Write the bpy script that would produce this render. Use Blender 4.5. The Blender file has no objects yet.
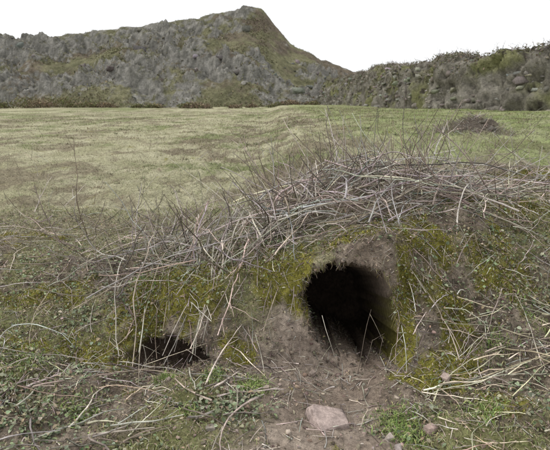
import bpy, bmesh, math, random
import numpy as np
from mathutils import Vector, Euler
rng=np.random.default_rng(7); random.seed(7)
S=bpy.context.scene

# ---------------------------------------------------------------- noise
def _h(ix,iy,iz,seed):
    n=(ix.astype(np.int64)*374761393+iy.astype(np.int64)*668265263+iz.astype(np.int64)*2147483647+seed*144665)&0xffffffff
    n=((n^(n>>13))*1274126177)&0xffffffff
    n=(n^(n>>16))&0xffffffff
    n=(n*2246822519)&0xffffffff
    n=n^(n>>15)
    return (n&0xffff)/65535.0
def vn(x,y,z=None,seed=0):
    x=np.asarray(x,float);y=np.asarray(y,float)
    z=np.zeros_like(x) if z is None else np.asarray(z,float)
    ix=np.floor(x);iy=np.floor(y);iz=np.floor(z)
    fx=x-ix;fy=y-iy;fz=z-iz
    fx=fx*fx*(3-2*fx);fy=fy*fy*(3-2*fy);fz=fz*fz*(3-2*fz)
    r=0
    flat=not np.any(z)
    for dz in ((0,) if flat else (0,1)):
        wz=1 if flat else (fz if dz else 1-fz)
        a=_h(ix,iy,iz+dz,seed)*(1-fx)+_h(ix+1,iy,iz+dz,seed)*fx
        b=_h(ix,iy+1,iz+dz,seed)*(1-fx)+_h(ix+1,iy+1,iz+dz,seed)*fx
        r=r+wz*(a*(1-fy)+b*fy)
    return r*2-1
def fbm(x,y,z=None,o=4,seed=0,g=.5):
    r=0;a=1;s=0;f=1
    for i in range(o):
        c,d=math.cos(i*1.1+.4),math.sin(i*1.1+.4)
        xx=np.asarray(x)*f;yy=np.asarray(y)*f
        r=r+a*vn(c*xx-d*yy+i*17.3,d*xx+c*yy+i*9.1,None if z is None else np.asarray(z)*f+i*5.7,seed+i)
        s+=a;a*=g;f*=2.03
    return r/s
def ss(a,b,x):
    t=np.clip((np.asarray(x,float)-a)/(b-a),0,1);return t*t*(3-2*t)
def G(x,y,cx,cy,rx,ry): return np.exp(-((x-cx)/rx)**2-((y-cy)/ry)**2)

# ---------------------------------------------------------------- terrain height
KX=[-2,-.9,-.6,-.35,-.17,-.05,.1,.26,.42,.7,1.2,2]
def height(x,y,detail=True):
    x=np.asarray(x,float);y=np.asarray(y,float)
    z0=.19+.24*ss(-.5,.6,x)+.08*ss(.7,2.2,x)
    plate=z0+.036*np.clip(y-2,0,None)
    plate=plate+.09*G(x,y,.38,2.45,.55,.5)+.04*G(x,y,-.35,2.1,.35,.3)
    if detail: plate=plate+.24*G(x,y,2.5,6.3,.42,.3)*(1+.7*fbm(x*4,y*4,o=3,seed=19))
    yb=np.interp(x,KX,[1.75,1.6,1.55,1.60,1.47,1.43,1.53,1.60,1.5,1.35,1.2,1.1])
    w=np.interp(x,KX,[.8,.6,.4,.18,.25,.38,.2,.12,.2,.7,1.0,1.2])
    wob=.05*fbm(x*5,y*0+2,o=3,seed=2)*(1-G(x,y,.26,1.6,.2,1))
    front=.05*(y-1.5)+.04*ss(.3,.8,np.abs(x-.05))
    h=front+(plate-front)*ss(0,1,(y-yb-wob)/w)
    h=h-.06*G(x,y,-.35,1.57,.15,.07)
    h=h-.03*G(x,y,.2,1.45,.14,.25)
    if detail:
        near=1-ss(5,14,y)
        n=.06*fbm(x*1.9,y*1.9,o=3,seed=3)+.035*fbm(x*7,y*7,o=3,seed=9)
        n2=.020*fbm(x*24,y*24,o=4,seed=21,g=.6)
        dirt=dirtmask(x,y)
        h=h+n*(.6+.4*near)*(1-.6*dirt)+n2*near*(1-.55*dirt)
        h=h+.12*fbm(x*.1,y*.1,o=2,seed=5)*ss(6,25,y)
        h=h+.05*fbm(x*1.6,y*1.6,o=4,seed=15,g=.55)*ss(2.8,6,y)
    return h
def dirtmask(x,y):
    xc=np.interp(y,[.6,1.1,1.35,1.55],[.05,.09,.13,.19])
    d=np.exp(-((x-xc)/.25)**4)*(1-ss(1.6,1.75,y))
    d=np.maximum(d,G(x,y,.10,1.6,.12,.13))
    return np.clip(d*(1+.9*fbm(x*7,y*7,o=4,seed=44)),0,1)
MOSS=[(-.36,1.75,.22,.12,1),(-.12,1.52,.08,.08,.8),(.03,1.72,.11,.1,.9),(.46,1.84,.22,.15,1),(1.02,2.15,.32,.18,1),
 (.455,1.56,.05,.1,1),(.57,1.45,.18,.08,.95),(.66,1.3,.14,.1,.5),(-.78,1.6,.22,.08,.6),(-.95,1.95,.22,.12,.8),(-1.3,2.6,.4,.12,.6),(1.6,2.9,.4,.2,.6),(.85,1.75,.22,.15,.65),(-.55,2.5,.3,.1,.4),(.3,1.9,.2,.09,.55),(.62,1.65,.14,.1,.7)]
def mossmask(x,y):
    m=0
    for a,b,c,d,k in MOSS: m=np.maximum(m,k*G(x,y,a,b,c,d))
    return ss(.30,.56,m+.75*fbm(x*10,y*10,o=5,seed=77,g=.65))

# ---------------------------------------------------------------- mesh helpers
def mk(name,V,F,mat,col=None,smooth=False,parent=None):
    V=np.ascontiguousarray(V,dtype=np.float32)
    me=bpy.data.meshes.new(name)
    me.vertices.add(len(V)); me.vertices.foreach_set('co',V.ravel())
    Fs=F if isinstance(F,list) else [F]
    Fs=[np.asarray(f,dtype=np.int32) for f in Fs if len(f)]
    loops=np.concatenate([f.ravel() for f in Fs])
    tot=np.concatenate([np.full(len(f),f.shape[1],np.int32) for f in Fs])
    st=np.concatenate([[0],np.cumsum(tot)[:-1]]).astype(np.int32)
    me.loops.add(len(loops)); me.loops.foreach_set('vertex_index',loops)
    me.polygons.add(len(tot)); me.polygons.foreach_set('loop_start',st)
    try: me.polygons.foreach_set('loop_total',tot)
    except Exception: pass
    me.update(calc_edges=True); me.validate()
    if smooth: me.polygons.foreach_set('use_smooth',np.ones(len(me.polygons),bool))
    if col is not None:
        c=np.ones((len(V),4),np.float32); c[:,:3]=col
        a=me.color_attributes.new(name='Col',type='FLOAT_COLOR',domain='POINT')
        a.data.foreach_set('color',c.ravel())
    me.materials.append(mat)
    ob=bpy.data.objects.new(name,me); S.collection.objects.link(ob)
    if parent: ob.parent=parent
    return ob
def norm(v): return v/np.maximum(np.linalg.norm(v,axis=-1,keepdims=True),1e-9)
def tubes(P,R,C,K=4):
    N,M,_=P.shape
    T=norm(np.gradient(P,axis=1))
    ref=norm(rng.normal(size=(N,1,3)))
    U=norm(np.cross(T,ref)); W=np.cross(T,U)
    a=np.arange(K)*2*math.pi/K
    V=P[:,:,None,:]+R[:,:,None,None]*(np.cos(a)[None,None,:,None]*U[:,:,None,:]+np.sin(a)[None,None,:,None]*W[:,:,None,:])
    i=np.arange(M-1)[:,None]; k=np.arange(K)[None,:]
    q=np.stack([i*K+k,i*K+(k+1)%K,(i+1)*K+(k+1)%K,(i+1)*K+k],-1).reshape(-1,4)
    F=(q[None]+(np.arange(N)*M*K)[:,None,None]).reshape(-1,4)
    col=np.repeat(C,M*K,axis=0)
    shade=np.repeat((1+.25*rng.normal(size=(N,M))).reshape(-1),K)
    return V.reshape(-1,3),F,np.clip(col*shade[:,None],0.005,1)
def join(parts):
    V=[];F=[];C=[];o=0
    for v,f,c in parts:
        V.append(v);C.append(c)
        F.append(np.asarray(f)+o);o+=len(v)
    sizes={}
    for f in F: sizes.setdefault(f.shape[1],[]).append(f)
    return np.concatenate(V),[np.concatenate(x) for x in sizes.values()],np.concatenate(C)
def join2(parts):
    V,F,C=join(parts);return V,F[0],C
def blades(x,y,z,L,W,lean,C):
    n=len(x); az=rng.uniform(0,2*math.pi,n); fa=rng.uniform(0,2*math.pi,n)
    b=np.stack([x,y,z],-1); d=np.stack([np.cos(az),np.sin(az),np.zeros(n)],-1); s=np.stack([np.cos(fa),np.sin(fa),np.zeros(n)],-1)*W[:,None]
    up=np.array([0,0,1.0]); l=(L*lean)[:,None]
    m=b+up*(L*.6)[:,None]*np.sqrt(np.clip(1-lean**2*.3,.1,1))[:,None]+d*l*.35
    t=b+up*(L*np.clip(1-lean*.55,.1,1))[:,None]+d*l
    V=np.stack([b-s,b+s,m-s*.75,m+s*.75,t],1).reshape(-1,3)
    o=np.arange(n)*5
    Q=np.stack([o,o+1,o+3,o+2],-1); Tt=np.stack([o+2,o+3,o+4],-1)
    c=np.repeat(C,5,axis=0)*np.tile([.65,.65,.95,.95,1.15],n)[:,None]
    return V,[Q,Tt],c
def palette(n,cols,w=None,j=.2):
    cols=np.array(cols);p=None if w is None else np.array(w)/sum(w)
    c=cols[rng.choice(len(cols),n,p=p)]
    return np.clip(c*(1+j*rng.normal(size=(n,1)))*(1+.06*rng.normal(size=(n,3))),.004,1)

# ---------------------------------------------------------------- materials
def mat(name,rough=.85,scale=60,amt=.35,bump=0,bscale=80,bdist=.01,extra=None,spec=.2):
    m=bpy.data.materials.new(name);m.use_nodes=True;nt=m.node_tree;N=nt.nodes;L=nt.links
    b=N['Principled BSDF'];b.inputs['Roughness'].default_value=rough;b.inputs['Specular IOR Level'].default_value=spec
    at=N.new('ShaderNodeAttribute');at.attribute_name='Col'
    tc=N.new('ShaderNodeTexCoord')
    cur=at.outputs['Color']
    for sc,am in ([(scale,amt)] if extra is None else [(scale,amt)]+extra):
        n=N.new('ShaderNodeTexNoise');n.inputs['Scale'].default_value=sc;n.inputs['Detail'].default_value=4;n.inputs['Roughness'].default_value=.65
        L.new(tc.outputs['Object'],n.inputs['Vector'])
        mr=N.new('ShaderNodeMapRange');mr.inputs[1].default_value=.3;mr.inputs[2].default_value=.7;mr.inputs[3].default_value=1-am;mr.inputs[4].default_value=1+am
        L.new(n.outputs[0],mr.inputs[0])
        mx=N.new('ShaderNodeVectorMath');mx.operation='SCALE';L.new(cur,mx.inputs[0]);L.new(mr.outputs[0],mx.inputs['Scale']);cur=mx.outputs[0]
    L.new(cur,b.inputs['Base Color'])
    if bump:
        n=N.new('ShaderNodeTexNoise');n.inputs['Scale'].default_value=bscale;n.inputs['Detail'].default_value=6;n.inputs['Roughness'].default_value=.7
        L.new(tc.outputs['Object'],n.inputs['Vector'])
        bp=N.new('ShaderNodeBump');bp.inputs['Strength'].default_value=bump;bp.inputs['Distance'].default_value=bdist
        L.new(n.outputs[0],bp.inputs['Height']);L.new(bp.outputs[0],b.inputs['Normal'])
    return m
M_ground=mat('ground_earth',.95,55,.4,.9,70,.02,[(260,.35),(9,.2)],spec=.1)
M_grass=mat('grass_blade',.7,30,.15)
M_twig=mat('dry_stem',.8,120,.3,spec=.2)
M_leaf=mat('weed_leaf',.55,60,.2,spec=.35)
M_litter=mat('dead_leaf',.8,60,.2,spec=.15)
M_stone=mat('stone',.85,25,.35,.8,60,.008,[(140,.25)])
M_hill=mat('hill_rock',.95,1.3,.3,.9,1.8,.5,[(6,.3)],spec=.05)
M_wall=mat('wall_earth',.95,2.5,.3,1,5,.15,[(14,.3)],spec=.05)

# ---------------------------------------------------------------- ground sheet
def grow(start,step,g,end):
    r=[];v=start
    while v<end: step*=g; v+=step; r.append(v)
    return np.array(r)
xs=np.arange(-1.5,1.5,.0075)
r=grow(1.5,.0075,1.045,420)
xs=np.concatenate([-r[::-1],xs,r])
ys=np.concatenate([-grow(0,.03,1.25,60)[::-1],np.arange(0,.9,.03),np.arange(.9,1.4,.009),np.arange(1.4,2.2,.006),grow(2.2,.008,1.02,420)])
X,Y=np.meshgrid(xs,ys)
Z=height(X,Y)
ny,nx=X.shape
def cc3(*v): return np.array(v,float)[None,None,:]
def mix(a,b,t): return a+(b-a)*np.clip(t,0,1)[...,None]
def fieldnoise(x,y): return fbm(x*1.0,y*.7,o=6,seed=33,g=.75)+.5*fbm(x*.2,y*.09,o=3,seed=35)
def brownnoise(x,y): return fbm(x*1.9,y*1.2,o=6,seed=39,g=.7)+.35*fbm(x*.25,y*.1,o=2,seed=47)
def ground_col(X,Y,Z):
    c=cc3
    n1=fbm(X*3,Y*3,o=4,seed=31);n2=fbm(X*14,Y*14,o=4,seed=32,g=.6);n3=fieldnoise(X,Y)
    litter=mix(c(.16,.128,.096),c(.34,.285,.225),.5+1.1*n2)
    green=mix(c(.15,.15,.065),c(.28,.275,.13),.5+n2)
    col=mix(litter,green,ss(-.1,.3,n1+.35*n2))
    field=mix(c(.34,.325,.20),c(.44,.415,.28),.5+1.2*n1)
    field=mix(field,c(.20,.22,.10),ss(-.02,.28,n3)*.95)
    field=mix(field,c(.20,.165,.115),ss(.06,.30,brownnoise(X,Y))*.75)
    right=ss(.9,1.6,X)*ss(2.6,3.6,Y)
    field=mix(field,c(.23,.28,.10),right*(.5+.6*n1))
    yf=np.where(X<.0,2.6,3.4)
    f=ss(-.5,.6,(Y-yf)+.9*n1)
    col=mix(col,field,f)
    m=mossmask(X,Y); col=mix(col,mix(c(.14,.13,.03),c(.29,.265,.06),.5+n2),m)
    d=dirtmask(X,Y)*(1-m); col=mix(col,mix(c(.28,.222,.175),c(.43,.355,.29),.5+.9*n1+.5*n2),d)
    col=mix(col,c(.12,.10,.08),ss(.3,.7,G(X,Y,2.5,6.15,.46,.3)+.4*fbm(X*6,Y*6,o=3,seed=18)))
    col=mix(col,c(.11,.085,.065),ss(.4,.8,G(X,Y,-.35,1.58,.17,.06)))  # shadow of the left hollow painted into the ground colour
    return col
COL=ground_col(X,Y,Z)
PX,PY,PZ=X.copy(),Y.copy(),Z.copy()
PT=np.zeros_like(X)
ZC=.155
def rhole(x,z):
    c=np.interp(z-ZC,[-.185,-.085,.015,.175],[.315,.286,.270,.268]);rx=np.interp(z-ZC,[-.185,-.085,.015,.175],[.13,.148,.163,.168])
    return (np.abs((x-c)/rx)**3.2+np.abs((z-ZC)/.162)**3.2)**(1/3.2)
def rhol2(x,z): return np.sqrt(((x+.36)/.19)**2+(np.abs((z-.005)/.058))**2.2)
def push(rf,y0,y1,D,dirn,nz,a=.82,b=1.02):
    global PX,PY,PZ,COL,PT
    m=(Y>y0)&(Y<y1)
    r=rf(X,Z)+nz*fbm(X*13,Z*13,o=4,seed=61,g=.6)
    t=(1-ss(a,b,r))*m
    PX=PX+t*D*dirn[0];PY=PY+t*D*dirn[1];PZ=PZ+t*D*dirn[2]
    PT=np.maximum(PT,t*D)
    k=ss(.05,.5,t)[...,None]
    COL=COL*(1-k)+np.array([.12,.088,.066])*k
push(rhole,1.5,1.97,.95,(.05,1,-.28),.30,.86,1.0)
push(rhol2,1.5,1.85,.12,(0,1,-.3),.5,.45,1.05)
rr_=.038*fbm(PX*13,PZ*13,PY*13,o=4,seed=63,g=.6)*((Y>1.45)&(Y<2.0)&(np.abs(X)<.9))
PY=PY+rr_
V=np.stack([PX,PY,PZ],-1).reshape(-1,3)
i=np.arange(ny-1)[:,None]*nx+np.arange(nx-1)[None,:]
F=np.stack([i,i+1,i+nx+1,i+nx],-1).reshape(-1,4)
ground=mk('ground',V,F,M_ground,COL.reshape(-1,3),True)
PP3=np.stack([PX,PY,PZ],-1)
def near(n,x0,x1,y0,y1,maxpush=.03):
    jy=np.where((ys>y0)&(ys<y1))[0];jx=np.where((xs>x0)&(xs<x1))[0]
    a0,a1,b0,b1=jy[0],jy[-1],jx[0],jx[-1]
    Q=PP3[a0:a1+1,b0:b1+1];d1=Q[:-1,1:]-Q[:-1,:-1];d2=Q[1:,:-1]-Q[:-1,:-1]
    ar=np.linalg.norm(np.cross(d1,d2),axis=-1);ar=ar*(PT[a0:a1,b0:b1]<maxpush)
    p=ar.ravel()/ar.sum();cs=np.cumsum(p);q=np.minimum(np.searchsorted(cs,rng.random(n)),len(p)-1)
    iy,ix=q//ar.shape[1],q%ar.shape[1]
    u_,v_=rng.random(n)[:,None],rng.random(n)[:,None]
    P=Q[iy,ix]+d1[iy,ix]*u_+d2[iy,ix]*v_
    xo=X[a0+iy,b0+ix];yo=Y[a0+iy,b0+ix]
    return xo,yo,P
def inhole(x,y,z=None,k=1.0):
    z=height(x,y) if z is None else z
    return ((rhole(x,z)<1.04*k)&(y>1.5)&(y<1.97))|((rhol2(x,z)<1.0*k)&(y>1.5)&(y<1.85))

# ---------------------------------------------------------------- field grass
def polar(n,dmin,dmax,ang=45):
    a=np.radians(rng.uniform(-ang,ang,n)); d=np.exp(rng.uniform(math.log(dmin),math.log(dmax),n))
    return d*np.tan(a)*.95,d
x,y=polar(290000,2.1,60)
n1=fbm(x*3,y*3,o=3,seed=31);n3=fieldnoise(x,y);n5=brownnoise(x,y)
keep=(rng.random(len(x))<.15+.85*ss(-.6,.5,(y-np.where(x<0,2.6,3.4))+.9*n1))&(x<y*.62+7)&(G(x,y,2.5,6.15,.38,.26)<.5)
x,y,n1,n3,n5=x[keep],y[keep],n1[keep],n3[keep],n5[keep]
z=height(x,y);n=len(x);sc=np.clip(y/5,.7,4)
L=rng.uniform(.008,.030,n)*sc**.5*(1+1.0*np.clip(n5+n3,0,1)); W=rng.uniform(.001,.0022,n)*sc
straw=palette(n,[(.47,.44,.29),(.41,.385,.24),(.34,.325,.19),(.27,.22,.15)],j=.25);gr=palette(n,[(.20,.23,.09),(.25,.28,.12),(.15,.175,.065)],j=.25)
g=np.clip(.18+ss(-.02,.26,n3)*.75+.5*ss(.9,1.6,x),0,.92)
c=np.where((rng.random(n)<g)[:,None],gr,straw)
br=palette(n,[(.22,.17,.12),(.17,.13,.09),(.28,.235,.16)])
c=np.where((rng.random(n)<ss(.03,.30,n5)*.8)[:,None],br,c)
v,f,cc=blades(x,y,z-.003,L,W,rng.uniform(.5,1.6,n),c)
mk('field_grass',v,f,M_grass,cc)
x0,y0=polar(3000,2.4,58,42)
k=(x0<y0*.55+6)&(rng.random(len(x0))<ss(-.25,.25,fbm(x0*.7,y0*.5,o=4,seed=66)));x0,y0=x0[k],y0[k]
n=len(x0);k=22;sp=np.repeat(np.clip(y0/5,.8,5)*rng.uniform(.3,2.0,n),k)
x=np.repeat(x0,k)+rng.normal(0,.034,n*k)*sp;y=np.repeat(y0,k)+rng.normal(0,.03,n*k)*sp
s=np.repeat(np.clip(y0/5,.6,3.2)*rng.uniform(.5,1.2,n),k)
tc_=np.repeat(palette(n,[(.27,.225,.155),(.19,.15,.105),(.24,.26,.12),(.15,.18,.07),(.40,.37,.25)],j=.3),k,axis=0)
v,f,cc=blades(x,y,height(x,y)-.005,rng.uniform(.02,.06,n*k)*s**.6,rng.uniform(.0012,.0026,n*k)*s,rng.uniform(.5,1.8,n*k),tc_*(1+.25*rng.normal(size=(n*k,1))))
mk('grass_tussocks',v,f,M_grass,np.clip(cc,.01,1))

# ---------------------------------------------------------------- near grass / moss
x,y,P=near(340000,-1.9,2.2,.9,3.2)
m=mossmask(x,y);k=(rng.random(len(x))<m)
x,y,P=x[k],y[k],P[k];n=len(x)
nn=fbm(P[:,0]*14,P[:,2]*14+P[:,1]*9,o=4,seed=32,g=.65)
C=palette(n,[(.34,.315,.06),(.26,.25,.05),(.44,.40,.10),(.17,.17,.045),(.24,.18,.10)],[3,3,3,2,1])*(1+.9*nn[:,None])
v,f,cc=blades(P[:,0],P[:,1],P[:,2]-.002,rng.uniform(.005,.015,n),rng.uniform(.0008,.0018,n),rng.uniform(.2,1.3,n),C)
mk('moss',v,f,M_grass,np.clip(cc,.01,1))
x,y,P=near(230000,-2.0,2.2,.8,3.4)
n1=fbm(x*3,y*3,o=4,seed=31);n2=fbm(x*14,y*14,o=3,seed=32)
k=(rng.random(len(x))<(.22+ss(-.2,.3,n1+.4*n2))*(1-dirtmask(x,y)))
x,y,P=x[k],y[k],P[k];n=len(x)
v,f,cc=blades(P[:,0],P[:,1],P[:,2]-.002,rng.uniform(.006,.024,n),rng.uniform(.0007,.0016,n),rng.uniform(.3,1.6,n),palette(n,[(.20,.235,.085),(.27,.30,.12),(.38,.35,.20),(.38,.32,.22)]))
mk('bank_grass',v,f,M_grass,cc)
T=[(.37,1.25,.07,900),(.42,1.1,.035,300),(-.07,1.38,.05,500),(-.36,1.46,.05,350),(-.2,1.43,.04,300),(-.6,1.3,.08,400),(.62,1.25,.07,400),(-.85,1.5,.12,500),(-.25,1.25,.03,120),(.75,1.5,.06,250),(.38,1.2,.06,300),(-.5,1.85,.1,300),(.9,1.6,.1,300)]
xx=[];yy=[]
for a,b,rr,q in T: xx.append(rng.normal(a,rr*.55,q));yy.append(rng.normal(b,rr*.5,q))
x=np.concatenate(xx);y=np.concatenate(yy);k=~inhole(x,y);x,y=x[k],y[k];n=len(x)
v,f,cc=blades(x,y,height(x,y)-.002,rng.uniform(.010,.032,n),rng.uniform(.0009,.002,n),rng.uniform(.2,1.4,n),palette(n,[(.24,.33,.09),(.31,.41,.13),(.18,.26,.08),(.40,.39,.2)]))
mk('green_grass_tuft',v,f,M_grass,cc)

# ---------------------------------------------------------------- leafy weeds and litter
def leaves(x,y,z,size,C,tilt=.5,aspect=.55,fold=.25):
    n=len(x);az=rng.uniform(0,2*math.pi,n)
    tl=rng.normal(0,tilt,n)
    d=norm(np.stack([np.cos(az)*np.cos(tl),np.sin(az)*np.cos(tl),np.sin(tl)],-1))
    s=norm(np.cross(d,np.array([0,0,1.0])+.4*rng.normal(size=(n,3))));u=np.cross(s,d)
    b=np.stack([x,y,z],-1);S1=size[:,None]
    w=aspect*S1*.5*rng.uniform(.7,1.2,(n,1))
    V=np.stack([b,b+d*S1*.3+s*w*.85+u*fold*w,b+d*S1*.65+s*w+u*fold*w,b+d*S1-u*.1*S1,b+d*S1*.65-s*w+u*fold*w,b+d*S1*.3-s*w*.85+u*fold*w,b+d*S1*.5],1).reshape(-1,3)
    o=np.arange(n)*7
    F=np.concatenate([np.stack([o+a,o+bb,o+6],-1) for a,bb in ((0,1),(1,2),(2,3),(3,4),(4,5),(5,0))])
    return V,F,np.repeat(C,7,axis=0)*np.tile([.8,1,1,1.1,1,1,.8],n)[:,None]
zones=[(-.75,1.25,.2,.13,1100),(-.14,1.27,.09,.06,500),(-.45,1.05,.2,.06,360),(-.75,1.5,.3,.08,420),(-.9,2.1,.35,.25,1300),(-.35,2.1,.25,.15,620),(.1,1.95,.15,.12,260),(.9,1.9,.35,.3,900),(.8,1.35,.2,.1,360),(.36,1.2,.1,.06,90),(1.4,2.4,.4,.4,460),(-.2,1.42,.05,.04,90),(-.7,1.75,.25,.1,500)]
xx=[];yy=[]
for a,b,c_,d_,q in zones:
    m_=q//7; cx=rng.normal(a,c_*.65,m_);cy=rng.normal(b,d_*.65,m_)
    xx.append(np.repeat(cx,7)+rng.normal(0,.011,m_*7));yy.append(np.repeat(cy,7)+rng.normal(0,.011,m_*7))
x=np.concatenate(xx);y=np.concatenate(yy);k=~inhole(x,y);x,y=x[k],y[k]
P=np.stack([x,y,height(x,y)],-1)
_,_,P2=near(2600,-.6,1.1,1.5,2.0)
k=(fbm(P2[:,0]*6,P2[:,2]*6,o=2,seed=101)>.0)&(dirtmask(P2[:,0],P2[:,1])<.5);P2=P2[k];P2[:,1]-=.008
P=np.concatenate([P,P2]);n=len(P)
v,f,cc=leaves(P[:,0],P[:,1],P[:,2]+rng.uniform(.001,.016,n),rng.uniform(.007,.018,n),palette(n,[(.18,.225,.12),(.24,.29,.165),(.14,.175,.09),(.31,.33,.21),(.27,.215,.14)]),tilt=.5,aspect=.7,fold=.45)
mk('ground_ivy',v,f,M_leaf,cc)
x,y,P=near(46000,-1.9,2.1,.85,3.2);k=(rng.random(len(x))<1-.85*dirtmask(x,y));x,y,P=x[k],y[k],P[k];n=len(x)
v,f,cc=leaves(P[:,0],P[:,1]-rng.uniform(0,.005,n),P[:,2]+rng.uniform(0,.008,n),rng.uniform(.004,.015,n),palette(n,[(.28,.215,.16),(.38,.31,.23),(.18,.14,.105),(.46,.395,.30)]),tilt=.7,aspect=.4,fold=.5)
mk('leaf_litter',v,f,M_litter,cc)

# ---------------------------------------------------------------- twigs
TAN=[(.47,.42,.355),(.57,.52,.45),(.36,.31,.26),(.25,.21,.175),(.43,.40,.365)]
DARK=[(.12,.098,.08),(.18,.148,.122),(.25,.21,.175)]
STRAW=[(.58,.50,.37),(.66,.58,.45),(.48,.41,.30)]
def strands(A,B,L,arch,rad,cols,w,M,branch=0,clampg=True,bow_=.05,avoid=True):
    n=len(A);s=np.linspace(0,1,M)[None,:,None]
    P=A[:,None]+(B-A)[:,None]*s
    d=norm(B-A);side=norm(np.cross(d,[0.02,0,1.0]))
    bow=(4*s*(1-s))
    P=P+bow*(side*(rng.normal(0,bow_,n)*L)[:,None])[:,None]
    P[:,:,2]+=(bow[...,0]*rng.uniform(-.3,1,n)[:,None]*arch)
    kn=rng.normal(size=(n,1,3))*(L*.03)[:,None,None]*np.clip(1-np.abs(s-rng.uniform(.2,.8,(n,1,1)))*4,0,1)
    P=P+kn+np.cumsum(rng.normal(size=(n,M,3)),axis=1)*(L*.008)[:,None,None]
    r=(rng.uniform(*rad,n))[:,None]*np.linspace(1.1,.5,M)[None]
    if clampg:
        hh=height(P[:,:,0].ravel(),P[:,:,1].ravel()).reshape(n,M)
        pen=np.clip(hh+r-P[:,:,2],0,None).max(1)
        P[:,:,2]+=(pen*.75)[:,None]
    C=palette(n,cols,w,.25)
    if avoid:
        bad=((P[:,:,0]>.09)&(P[:,:,0]<.43)&(P[:,:,1]>1.36)&(P[:,:,1]<1.76)&(P[:,:,2]<.36)).any(1)
        k=~bad;P,r,C,L=P[k],r[k],C[k],L[k];n=len(P)
    out=[tubes(P,r,C)]
    if branch and n:
        q=rng.integers(0,n,int(n*branch));si=rng.integers(2,M-1,len(q))
        b=P[q,si];bd=norm(norm(P[q,si]-P[q,si-1])+.6*rng.normal(size=(len(q),3))+np.array([0,0,.1]))
        bl=L[q]*rng.uniform(.1,.35,len(q))
        e=b+bd*bl[:,None]
        ss_=np.linspace(0,1,5)[None,:,None]
        PP=b[:,None]+(e-b)[:,None]*ss_+np.cumsum(rng.normal(size=(len(q),5,3)),axis=1)*(bl*.03)[:,None,None]
        out.append(tubes(PP,r[q,si][:,None]*np.linspace(.7,.35,5)[None],C[q]))
    return join2(out)
def lying(n,xr,yr,Lr,azm,azs,off,rad,cols,w=None,arch=.04,M=9,branch=0,pw=1.5,avoid=True):
    x=rng.uniform(*xr,n);y=rng.uniform(*yr,n);L=rng.uniform(0,1,n)**pw*(Lr[1]-Lr[0])+Lr[0]
    az=rng.normal(azm,azs,n)
    dx,dy=np.cos(az)*L/2,np.sin(az)*L/2
    A=np.stack([x-dx,y-dy],-1);B=np.stack([x+dx,y+dy],-1)
    za=height(A[:,0],A[:,1])+rng.uniform(*off,n);zb=height(B[:,0],B[:,1])+rng.uniform(*off,n)
    return strands(np.c_[A,za],np.c_[B,zb],L,arch,rad,cols,w,M,branch,True,.05,avoid)
def upright(bx,by,L,tx,ty,rad,cols,branch=1.5,M=9):
    bx,by,L,tx,ty=[np.atleast_1d(np.asarray(q,float)) for q in (bx,by,L,tx,ty)]
    A=np.stack([bx,by,height(bx,by)-.01],-1);B=A+np.stack([tx,ty,np.ones_like(tx)],-1)*L[:,None]
    return strands(A,B,L,0,rad,cols,None,M,branch,False,.08)
def leaning(n,xr,yr,Lr,zup,rad,cols,branch=1.2):
    x=rng.uniform(*xr,n);y=rng.uniform(*yr,n);L=rng.uniform(*Lr,n);az=rng.uniform(0,2*math.pi,n);e=rng.uniform(*zup,n)
    A=np.stack([x,y,height(x,y)-.01+rng.uniform(0,.05,n)],-1);B=A+np.stack([np.cos(az)*np.cos(e),np.sin(az)*np.cos(e),np.sin(e)],-1)*L[:,None]
    return strands(A,B,L,-.02,rad,cols,None,9,branch,True,.08)
tw=[]
tw.append(lying(85,(-.1,.9),(2.0,2.8),(.25,.7),-.3,.7,(0,.15),(.0022,.005),TAN,arch=.05,branch=1.5))
tw.append(lying(55,(-.1,.85),(1.95,2.6),(.2,.5),math.pi/2,.9,(0,.16),(.0022,.0046),TAN,arch=.05,branch=1.2))
tw.append(leaning(170,(-.1,1.1),(2.0,2.9),(.18,.5),(.1,1.1),(.0018,.004),TAN+DARK[1:],1.0))
tw.append(lying(230,(-.2,1.0),(1.95,2.9),(.08,.35),0,1.2,(0,.08),(.001,.0026),DARK+TAN,arch=.04,branch=.6))  # fine low twigs, some coloured dark to put shade into the pile
a=join2(tw);mk('brushwood_pile',a[0],a[1],M_twig,a[2]); tw=[]
n=46
ax=rng.normal(-.25,.2,n);ay=rng.uniform(1.85,2.35,n);bx=ax+rng.normal(-.02,.16,n);by=rng.uniform(1.48,1.8,n)
A=np.stack([ax,ay,height(ax,ay)+rng.uniform(.0,.14,n)],-1);B=np.stack([bx,by,height(bx,by)+rng.uniform(0,.06,n)],-1)
tw.append(strands(A,B,np.linalg.norm(A-B,axis=1),.06,(.0016,.004),TAN,None,11,1.6))
n=18
ax=rng.uniform(-.9,-.4,n);ay=rng.uniform(1.75,2.2,n);bx=ax+rng.uniform(.3,.7,n);by=ay+rng.normal(0,.15,n)
A=np.stack([ax,ay,height(ax,ay)+rng.uniform(.0,.1,n)],-1);B=np.stack([bx,by,height(bx,by)+rng.uniform(0,.08,n)],-1)
tw.append(strands(A,B,np.linalg.norm(A-B,axis=1),.05,(.0014,.003),TAN,None,11,1.2))
tw.append(leaning(130,(-.75,.1),(1.72,2.5),(.1,.42),(-.1,1.0),(.0013,.0032),TAN+DARK[1:],1.2))
tw.append(lying(90,(-.6,.05),(1.76,2.4),(.06,.3),0,1.5,(0,.05),(.0009,.0024),DARK+TAN,arch=.03,branch=.6))
tw.append(lying(90,(-1.7,-.4),(1.6,2.9),(.1,.4),.2,1.1,(0,.04),(.001,.0028),TAN,arch=.03,branch=1))
tw.append(leaning(100,(-1.8,-.5),(1.6,3.2),(.08,.32),(-.1,1.0),(.001,.0024),TAN+DARK,1.4))
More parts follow.
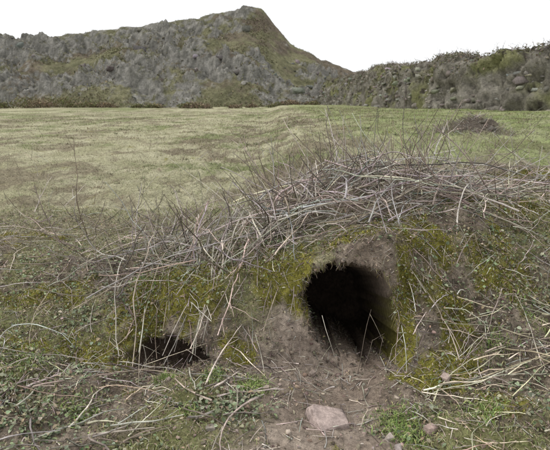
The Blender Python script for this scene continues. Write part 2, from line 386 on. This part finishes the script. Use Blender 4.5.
tw.append(lying(110,(.0,.6),(1.78,2.1),(.06,.3),0,.9,(0,.03),(.0009,.0026),TAN+DARK,arch=.02,branch=.6))
tw.append(lying(360,(.5,1.7),(1.5,3.1),(.05,.3),.1,1.1,(0,.03),(.0008,.0024),TAN+DARK,arch=.02,branch=.8))
tw.append(leaning(180,(.5,1.8),(1.5,3.2),(.08,.3),(-.1,.8),(.0009,.0026),TAN+DARK,1.2))
tw.append(lying(80,(.5,1.7),(2.0,3.2),(.2,.5),0,.9,(0,.09),(.0015,.0034),TAN,arch=.04,branch=1.2))
a=join2(tw);mk('dead_bramble_stems',a[0],a[1],M_twig,a[2]); tw=[]
tw.append(lying(55,(.55,1.25),(1.36,1.62),(.12,.42),0.05,.3,(0,.02),(.0012,.0028),STRAW,arch=.01))
tw.append(lying(40,(.5,1.1),(1.1,1.4),(.08,.3),-.2,.6,(0,.012),(.001,.0024),STRAW,arch=.01))
tw.append(lying(26,(-1.0,-.2),(1.35,1.55),(.08,.35),.1,.5,(0,.015),(.001,.0022),STRAW+TAN,arch=.01))
a=join2(tw);mk('dry_straw',a[0],a[1],M_twig,a[2]); tw=[]
tw.append(lying(900,(-1.0,1.0),(.85,1.6),(.02,.12),0,2,(0,.006),(.0006,.002),TAN+DARK,arch=.004,M=5,avoid=False))
tw.append(lying(85,(-.95,-.05),(.95,1.5),(.08,.28),.3,.9,(0,.015),(.0016,.004),TAN+DARK[1:],arch=.01,branch=.8))
tw.append(lying(7000,(-1.8,2.0),(1.2,3.2),(.012,.09),0,2,(0,.012),(.0005,.0014),TAN+DARK,arch=.006,M=4,pw=2))
_,_,P=near(3200,-.9,1.2,1.45,2.1);n=len(P);d=norm(rng.normal(size=(n,3))*np.array([1,.5,.8]));L=rng.uniform(.01,.06,n);P[:,1]-=.004
tw.append(strands(P-d*L[:,None]/2,P+d*L[:,None]/2,L,0,(.0005,.0014),TAN[2:]+DARK,None,4,0,False,.06,False))
a=join2(tw);mk('twig_litter',a[0],a[1],M_twig,a[2]); tw=[]
n=120
tw.append(upright(rng.uniform(-.05,.95,n),rng.uniform(2.15,3.0,n),rng.uniform(.14,.42,n),rng.normal(-.1,.45,n),rng.normal(0,.3,n),(.0014,.0032),TAN+DARK))
n=80
tw.append(upright(rng.uniform(-.9,0,n),rng.uniform(1.8,2.9,n),rng.uniform(.06,.26,n),rng.normal(0,.5,n),rng.normal(0,.4,n),(.001,.0024),TAN[2:]+DARK))
n=110
tw.append(upright(rng.uniform(.3,2.2,n),rng.uniform(2.5,4.5,n),rng.uniform(.06,.25,n),rng.normal(0,.6,n),rng.normal(0,.4,n),(.001,.002),TAN[2:]+DARK))
n=240
x,y=polar(n,2.8,14,34)
tw.append(upright(x,y,rng.uniform(.05,.18,n)*np.clip(y/5,1,2),rng.normal(0,.6,n),rng.normal(0,.4,n),(.0012,.0025),TAN[2:]+DARK))
tw.append(upright([-1.05,-1.16,-.93,-1.0],[2.6,2.5,2.4,2.6],[.6,.3,.27,.22],[-.08,-.35,-.35,.3],[0,0,.1,0],(.0022,.0034),DARK[1:]+TAN[3:4],3))
tw.append(upright([.73,.80,.68],[2.6,2.7,2.6],[.6,.3,.34],[-.12,.05,.3],[0,0,0],(.0025,.0035),DARK[1:],2))
tw.append(upright([-.02,.02,.08,.2,.28,-.12],[2.9,2.9,2.6,2.6,2.5,2.5],[.6,.3,.35,.34,.3,.33],[-.12,-.4,.1,-.1,.15,-.8],[0]*6,(.002,.003),TAN[2:4]+DARK,2.5))
tw.append(upright([-.36,-.3,-.42,-.15],[2.1,2.1,2.0,2.0],[.24,.2,.16,.25],[-.3,.1,-.5,-.3],[-.2,0,-.2,0],(.002,.003),DARK,2))
a=join2(tw);mk('standing_dead_stems',a[0],a[1],M_twig,a[2]); tw=[]
_,_,P=near(60000,.04,.48,1.5,1.98,.12);z=P[:,2];r_=rhole(P[:,0],z);k=(r_>.95)&(r_<1.12)&(z>.12)&(P[:,1]<1.85);P=P[k][:520];n=len(P)
B=P+np.stack([rng.normal(0,.01,n),rng.normal(-.010,.008,n),-rng.uniform(.004,.03,n)],-1)
a=strands(P,B,np.full(n,.03),0,(.0004,.0011),DARK+[(.2,.19,.06),(.26,.23,.08),(.3,.24,.16)],None,5,.4,False,.1,False);mk('hanging_roots',a[0],a[1],M_twig,a[2])

# ---------------------------------------------------------------- stones
def hull(seed,sx,sy,sz,npts=16,bev=.12,noise=.03,sub=2,box=False):
    rr=random.Random(seed);bm=bmesh.new()
    for _ in range(npts):
        if box:
            v=Vector([rr.choice((-1,1))*rr.uniform(.55,1) for _ in range(3)])
        else: v=Vector((rr.gauss(0,1),rr.gauss(0,1),rr.gauss(0,1))).normalized()*rr.uniform(.8,1.1)
        bm.verts.new((v.x,v.y,v.z))
    bmesh.ops.convex_hull(bm,input=bm.verts)
    bmesh.ops.delete(bm,geom=[v for v in bm.verts if not v.link_faces],context='VERTS')
    if bev: bmesh.ops.bevel(bm,geom=list(bm.edges),offset=bev,segments=1,affect='EDGES',profile=.5)
    bmesh.ops.triangulate(bm,faces=bm.faces)
    for _ in range(sub-1): bmesh.ops.subdivide_edges(bm,edges=bm.edges,cuts=1,use_grid_fill=True)
    bmesh.ops.triangulate(bm,faces=bm.faces)
    V=np.array([v.co[:] for v in bm.verts]);bm.verts.index_update()
    F=np.array([[v.index for v in f.verts] for f in bm.faces]);bm.free()
    V=V*(1+noise*fbm(V[:,0]*4+seed,V[:,1]*4,V[:,2]*4,o=3,seed=seed)[:,None])
    return V*np.array([sx,sy,sz]),F
def rot(V,a,b=0,c=0):
    R=np.array(Euler((b,c,a)).to_matrix());return V@R.T
def stone(name,seed,x,y,sx,sy,sz,a,col,sink=.3,tilt=(0,0)):
    V,F=hull(seed,sx,sy,sz,16,.07,.09,4,True)
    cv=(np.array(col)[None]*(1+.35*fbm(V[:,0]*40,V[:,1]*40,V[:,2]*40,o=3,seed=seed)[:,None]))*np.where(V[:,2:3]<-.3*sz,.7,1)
    V=rot(V,a,*tilt)
    V=V+np.array([x,y,float(height(np.array([x]),np.array([y]))[0])+sz*(1-sink)-.002])
    mk(name,V,F,M_stone,cv)
stone('flat_stone',5,.16,1.255,.064,.050,.021,.25,(.42,.335,.30),.5,(.3,.06))
stone('stone',11,.45,1.22,.022,.016,.012,.5,(.36,.27,.235))
stone('stone',12,.32,1.17,.018,.014,.01,.5,(.36,.31,.27))
stone('stone',13,.33,1.12,.014,.011,.008,1.5,(.33,.285,.265))
stone('stone',14,-.03,1.38,.014,.011,.008,1.5,(.33,.27,.22))
stone('stone',15,.56,1.42,.022,.017,.012,.8,(.38,.30,.26))
stone('stone',16,.13,1.53,.014,.010,.012,.8,(.32,.26,.22))
stone('stone',18,-.18,1.18,.016,.012,.009,.1,(.35,.31,.26))
tbox=[hull(200+i,1,.8,.6,14,0,0,1,True) for i in range(8)]
def scatter(P,s,C,tm=tbox,tilt=.3):
    parts=[];idx=rng.integers(0,len(tm),len(P))
    for t in range(len(tm)):
        q=np.where(idx==t)[0]
        if not len(q): continue
        V,F=tm[t];m=len(q)
        a=rng.uniform(0,6.28,m);b=rng.normal(0,tilt,m)
        W=V[None]*s[q][:,None,:]
        cb,sb=np.cos(b)[:,None],np.sin(b)[:,None];y1=W[...,1]*cb-W[...,2]*sb;z1=W[...,1]*sb+W[...,2]*cb
        ca,sa=np.cos(a)[:,None],np.sin(a)[:,None];x2=W[...,0]*ca-y1*sa;y2=W[...,0]*sa+y1*ca
        W=np.stack([x2,y2,z1],-1)+P[q][:,None,:]
        FF=(F[None]+(np.arange(m)*len(V))[:,None,None]).reshape(-1,3)
        parts.append((W.reshape(-1,3),FF,np.repeat(C[q],len(V),axis=0)))
    return join(parts)
n=1100;x=rng.normal(.12,.38,n);y=rng.uniform(.85,1.6,n);k=~inhole(x,y);x,y=x[k],y[k];n=len(x)
s=rng.uniform(0,1,n)**3.5*.009+.0015
a=scatter(np.stack([x,y,height(x,y)+s*.1],-1),s[:,None]*rng.uniform(.6,1.2,(n,3)),palette(n,[(.32,.26,.215),(.41,.34,.285),(.24,.19,.155)]))
mk('pebbles',a[0],a[1],M_stone,a[2])
x,y,P=near(16000,-1.6,1.8,.85,2.4,.2);n=len(x);k=(rng.random(n)<.3+.7*ss(1.4,1.5,y)*(1-ss(1.8,2.2,y)));x,y,P=x[k],y[k],P[k];n=len(x)
s=rng.uniform(0,1,n)**2.2*.006+.0012
a=scatter(P,s[:,None]*rng.uniform(.7,1.2,(n,3)),palette(n,[(.26,.205,.16),(.33,.27,.215),(.18,.145,.112)]))
mk('soil_crumbs',a[0],a[1],M_ground,a[2])

# ---------------------------------------------------------------- rocky hill
cx=[-260,-120,-80,-51,-46,-40,-33,-27,-20,-14,-9,-5.6,-2.4,0,2.8,4.5,8,13,16,19,22,40,90,200]
cz=[6,12,14,14.8,15.4,16.1,16.9,17.8,18.5,19.1,20.1,21.0,20.6,18.0,15.0,13.9,12.2,10.4,9.4,9.0,8.6,8.5,9,7]
hx=np.concatenate([np.linspace(-260,-62,60),np.linspace(-61.8,40,800),np.linspace(41,200,50)])
hy=np.concatenate([np.linspace(54,100,400),np.linspace(101,170,30)])
HX,HY=np.meshgrid(hx,hy)
gz=height(HX,HY,False)
crest=np.interp(HX,cx,cz)+.4*fbm(HX*.4,HX*0+1,o=4,seed=49)
foot=63+3*fbm(HX*.06,HX*0,o=3,seed=50)+1.5*fbm(HX*.2,HX*0+3,o=2,seed=52)
t=np.clip((HY-foot)/(95-foot),-.2,1)
prof=np.where(t<0,t*2,.24*ss(0,.25,t)+.36*ss(.2,.62,t)+.40*ss(.5,1,t))
back=1-.5*ss(100,170,HY)
base=gz-1.0
H=base+(crest-base)*prof*back
amp=ss(.0,.25,t)*(1-.93*ss(.72,.97,t))
H=H+amp*3.8*fbm(HX*.08,HY*.08,o=5,seed=55)
def terr(H,period,dip,seed,sh,wv=2.4):
    q=(H+dip*HX+wv*fbm(HX*.11,HY*.11,o=5,seed=seed,g=.6))/period
    fr=q-np.floor(q)
    return period*(ss(.5-sh,.5+sh,fr)-fr)
rocky=ss(-.22,.2,fbm(HX*.10,HY*.15,o=5,seed=53,g=.65)+.28*ss(-20,-40,HX)+.2*ss(2,8,HX)-.10)
H=H+amp*rocky*(.9*terr(H,3.6,.55,56,.2)+.6*terr(H,1.4,-.6,57,.22,3.5))
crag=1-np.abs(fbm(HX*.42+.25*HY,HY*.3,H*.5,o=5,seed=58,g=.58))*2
H=H+amp*(.35+.9*rocky)*(crag-.6)+.35*amp*(.4+rocky)*fbm(HX*1.4,HY*1.4,o=4,seed=60,g=.6)
gy_,gx_=np.gradient(H,hy,hx)
slope=np.hypot(gx_,gy_)
A_=cc3
nn=fbm(HX*.3,HY*.3,H*.4,o=5,seed=70,g=.6);n4=fbm(HX*1.4,HY*1.4,H*1.6,o=4,seed=71,g=.65)
turf=mix(A_(.14,.138,.08),A_(.24,.228,.135),.5+1.1*nn+.6*n4)
turf=mix(turf,A_(.155,.122,.098),ss(-.1,.25,fbm(HX*.15,HY*.2,H*.3,o=5,seed=72,g=.6))*.8)
rock=mix(A_(.15,.147,.128),A_(.33,.317,.285),.45+1.3*n4)
HC=mix(turf,rock,ss(.12,.62,rocky*.6+.65*nn+.65*n4+.2*(slope-1.0)-.12))
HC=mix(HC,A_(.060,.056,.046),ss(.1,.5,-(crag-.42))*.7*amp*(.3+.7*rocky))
HC=mix(HC,A_(.22,.21,.115),ss(.10,.0,t)*.8)
V=np.stack([HX,HY,H],-1).reshape(-1,3);nx2=len(hx)
i=np.arange(len(hy)-1)[:,None]*nx2+np.arange(nx2-1)[None,:]
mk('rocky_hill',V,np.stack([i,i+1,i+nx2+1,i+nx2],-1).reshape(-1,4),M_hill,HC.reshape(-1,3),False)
def hillz(x,y):
    ix=np.clip(np.searchsorted(hx,x),0,len(hx)-1);iy=np.clip(np.searchsorted(hy,y),0,len(hy)-1);return H[iy,ix],amp[iy,ix],t[iy,ix],rocky[iy,ix]
n=1700;x=rng.uniform(-62,22,n);y=rng.uniform(62,86,n);hz,am,tt,rk=hillz(x,y)
k=rng.random(n)<(.22*rk+.6*(x>0));x,y,hz=x[k],y[k],hz[k];n=len(x)
s=(rng.uniform(0,1,n)**2.5*.7+.1)[:,None]*rng.uniform(.5,1.4,(n,3))
a=scatter(np.stack([x,y,hz-.15],-1),s,palette(n,[(.20,.195,.175),(.27,.26,.235),(.15,.145,.125)]),tbox,.6)
mk('hill_boulders',a[0],a[1],M_hill,a[2])
n=120000;x=rng.uniform(-62,22,n);y=rng.uniform(57,94,n);hz,am,tt,rk=hillz(x,y)
dens=ss(-.2,.3,fbm(x*.25,y*.25,o=4,seed=81,g=.6))*(.7-.4*rk)*(tt<.95)+.9*ss(.14,.02,np.abs(tt-.02))
k=rng.random(n)<dens;x,y,hz,tt=x[k],y[k],hz[k],tt[k];n=len(x)
C=palette(n,[(.13,.135,.065),(.18,.175,.095),(.18,.14,.105),(.23,.215,.125)])
v,f,cc=leaves(x,y,hz+rng.uniform(0,.15,n),rng.uniform(.10,.28,n)*np.where(tt>.8,.6,1),C,tilt=1.0,aspect=.7)
mk('hill_scrub',v,f,M_litter,cc)
PXs=[];sz=[];cl=[]
for q in range(46):
    bx=rng.uniform(-48,9);by=rng.uniform(56.5,62);R=rng.uniform(.5,1.9)*(1.3 if -46<bx<-22 else .7);m=int(500*R)
    d=norm(rng.normal(size=(m,3)));d[:,2]=np.abs(d[:,2]);rad=rng.uniform(.55,1.0,m)[:,None]*(1+.35*fbm(d[:,0]*3+q,d[:,1]*3,d[:,2]*3,o=2,seed=q)[:,None])
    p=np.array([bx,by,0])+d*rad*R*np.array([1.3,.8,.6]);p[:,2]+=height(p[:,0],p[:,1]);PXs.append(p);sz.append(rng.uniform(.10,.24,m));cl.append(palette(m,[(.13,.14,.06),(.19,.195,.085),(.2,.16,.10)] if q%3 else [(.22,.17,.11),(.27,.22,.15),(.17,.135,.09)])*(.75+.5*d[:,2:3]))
P=np.concatenate(PXs);v,f,cc=leaves(P[:,0],P[:,1],P[:,2],np.concatenate(sz),np.concatenate(cl),tilt=1.0,aspect=.6)
mk('gorse_scrub',v,f,M_litter,cc)

# ---------------------------------------------------------------- stone-faced hedge bank (field wall)
pts=np.array([(6.9,66),(8.3,55),(8.7,42),(8.4,32),(8.3,26),(9.0,21.5),(11.2,18.2),(15,15.6),(22,12.5),(34,8),(60,0)],float)
seg=np.concatenate([[0],np.cumsum(np.linalg.norm(np.diff(pts,axis=0),axis=1))])
u=np.linspace(0,seg[-1],1300)
def sm(a):
    k=np.ones(61)/61;p=np.pad(a,30,mode='edge');return np.convolve(p,k,'valid')
wx=sm(np.interp(u,seg,pts[:,0]));wy=sm(np.interp(u,seg,pts[:,1]))
tx,ty=np.gradient(wx),np.gradient(wy);tl=np.hypot(tx,ty);nxn,nyn=ty/tl,-tx/tl
ph=np.linspace(-1,1,60)
prx=np.sign(ph)*np.interp(np.abs(ph),[0,.3,.45,1],[0,.5,.72,1.35])
prz=np.interp(np.abs(ph),[0,.3,.45,1],[1,.97,.85,-.12])
hw=np.interp(u,seg,[3.0,3.0,3.0,2.6,2.4,2.3,2.3,2.35,2.4,2.5,2.6])+.45*fbm(u*.45,u*0,o=4,seed=90)
U2,PH=np.meshgrid(u,ph,indexing='ij')
bx=wx[:,None]+nxn[:,None]*prx[None];by=wy[:,None]+nyn[:,None]*prx[None]
bz=height(wx,wy)[:,None]+hw[:,None]*prz[None]
nz=.4*fbm(bx*1.1,by*1.1,bz*1.4,o=4,seed=91)+.35*(.5-np.abs(fbm(bx*2.2,by*2.2,bz*2.6,o=4,seed=92,g=.6))*2)
sgn=np.sign(ph)[None]
WX=bx+nxn[:,None]*nz*sgn;WY=by+nyn[:,None]*nz*sgn;WZ=bz+nz*.5
m1=fbm(WX*.8,WY*.8,WZ*1.2,o=4,seed=93);m2=fbm(WX*3,WY*3,WZ*3.5,o=4,seed=95,g=.6)
WC=mix(A_(.15,.138,.11),A_(.30,.28,.235),.5+m1+.7*m2);WC=mix(WC,A_(.20,.20,.10),ss(.05,.35,fbm(WX*.5,WY*.5,WZ,o=4,seed=94)))
WC=mix(WC,A_(.06,.052,.042),ss(.1,.4,m2))
V=np.stack([WX,WY,WZ],-1).reshape(-1,3);M2=len(ph)
i=np.arange(len(u)-1)[:,None]*M2+np.arange(M2-1)[None,:]
wallp=bpy.data.objects.new('stone_wall',None);S.collection.objects.link(wallp)
mk('earth_core',V,np.stack([i,i+1,i+M2+1,i+M2],-1).reshape(-1,4),M_wall,WC.reshape(-1,3),False,wallp)
n=9000;iu=rng.integers(0,1000,n);ip=np.where(rng.random(n)<.75,rng.integers(1,20,n),rng.integers(40,59,n))
P=np.stack([WX[iu,ip],WY[iu,ip],WZ[iu,ip]],-1)
P[:,0]-=nxn[iu]*.07*np.sign(ph[ip]);P[:,1]-=nyn[iu]*.07*np.sign(ph[ip])
k=fbm(P[:,0]*.6,P[:,1]*.6,P[:,2]*.8,o=3,seed=97)>-.2;P=P[k];n=len(P)
s=(rng.uniform(0,1,n)**2.5*.2+.06)[:,None]*np.array([1.25,1,.75])*rng.uniform(.65,1.25,(n,3))
a=scatter(P,s,palette(n,[(.22,.205,.175),(.27,.255,.22),(.17,.155,.13),(.32,.305,.27)],[4,3,4,1],.12),tbox,tilt=.35)
mk('wall_stones',a[0],a[1],M_stone,a[2],False,wallp)
n=8500;iu=rng.integers(80,950,n);ip=rng.integers(2,40,n)
A=np.stack([WX[iu,ip],WY[iu,ip],WZ[iu,ip]-.03],-1)
L=rng.uniform(.15,.8,n)*np.where(np.abs(ip-30)<11,.8,1);d=norm(rng.normal(size=(n,3))+np.array([-.4,-.4,.2]));B=A+d*L[:,None];B[:,2]-=.1*L
a=strands(A,B,L,.15,(.004,.011),DARK+TAN[2:],[2,2,3,2,2,2],6,1,False,.12,False)
mk('bramble_thicket',a[0],a[1],M_twig,a[2])
n=52000;iu=rng.integers(20,950,n);ip=rng.integers(0,48,n)
x,y,z=WX[iu,ip],WY[iu,ip],WZ[iu,ip];k=(fbm(x*.7,y*.7,z,o=3,seed=99)>-.08)|(ip<4);x,y,z=x[k],y[k],z[k];n=len(x)
v,f,cc=leaves(x+rng.normal(0,.1,n),y+rng.normal(0,.1,n),z+rng.uniform(0,.15,n),rng.uniform(.04,.11,n),palette(n,[(.13,.135,.07),(.18,.18,.10),(.20,.16,.12),(.26,.225,.155)]),tilt=.9,aspect=.7)
mk('wall_ivy',v,f,M_litter,cc)
# low heathery mound with a few sunken rocks, right of the field
n=700;x=rng.normal(2.5,.32,n);y=rng.normal(6.1,.2,n)
a=upright(x,y,rng.uniform(.015,.07,n),rng.normal(0,1.5,n),rng.normal(0,1,n),(.0015,.0035),DARK+TAN[2:],1,5)
mk('heather_clump',a[0],a[1],M_twig,a[2])
n=22;x=rng.normal(2.5,.22,n);y=rng.normal(6.0,.12,n);s=rng.uniform(.02,.06,n)[:,None]*rng.uniform(.7,1.3,(n,3))
a=scatter(np.stack([x,y,height(x,y)-.02],-1),s,palette(n,[(.17,.15,.125),(.22,.20,.17),(.12,.105,.088)]),tbox,.6)
mk('sunken_rocks',a[0],a[1],M_stone,a[2])

# ---------------------------------------------------------------- light, sky, camera
el,az=math.radians(60),math.radians(-75)
W=bpy.data.worlds.new('World');S.world=W;W.use_nodes=True;nt=W.node_tree;N=nt.nodes;Lk=nt.links
bg=N['Background'];sky=N.new('ShaderNodeTexSky');sky.sky_type='NISHITA';sky.sun_disc=False;sky.sun_elevation=el;sky.sun_rotation=az
hs=N.new('ShaderNodeHueSaturation');hs.inputs['Saturation'].default_value=.15
Lk.new(sky.outputs[0],hs.inputs['Color']);Lk.new(hs.outputs[0],bg.inputs[0]);bg.inputs[1].default_value=.05
b2=N.new('ShaderNodeBackground');b2.inputs[0].default_value=(.97,.982,1,1);b2.inputs[1].default_value=.92
ad=N.new('ShaderNodeAddShader');Lk.new(bg.outputs[0],ad.inputs[0]);Lk.new(b2.outputs[0],ad.inputs[1]);Lk.new(ad.outputs[0],N['World Output'].inputs[0])
sd=bpy.data.lights.new('sun','SUN');sd.energy=1.5;sd.angle=math.radians(25);sd.color=(1,.96,.9)
so=bpy.data.objects.new('sun',sd);S.collection.objects.link(so)
dv=Vector((math.sin(az)*math.cos(el),math.cos(az)*math.cos(el),math.sin(el)))
so.rotation_euler=dv.to_track_quat('Z','Y').to_euler()
cd=bpy.data.cameras.new('camera');co=bpy.data.objects.new('camera',cd);S.collection.objects.link(co)
co.location=(0,0,.85);co.rotation_euler=(math.radians(90-12.44),0,0)
cd.sensor_width=36;cd.lens=31.2;cd.clip_end=1500;cd.clip_start=.02
cd.dof.use_dof=True;cd.dof.focus_distance=1.9;cd.dof.aperture_fstop=9
S.camera=co
S.view_settings.view_transform='Standard';S.view_settings.look='None';S.view_settings.exposure=0
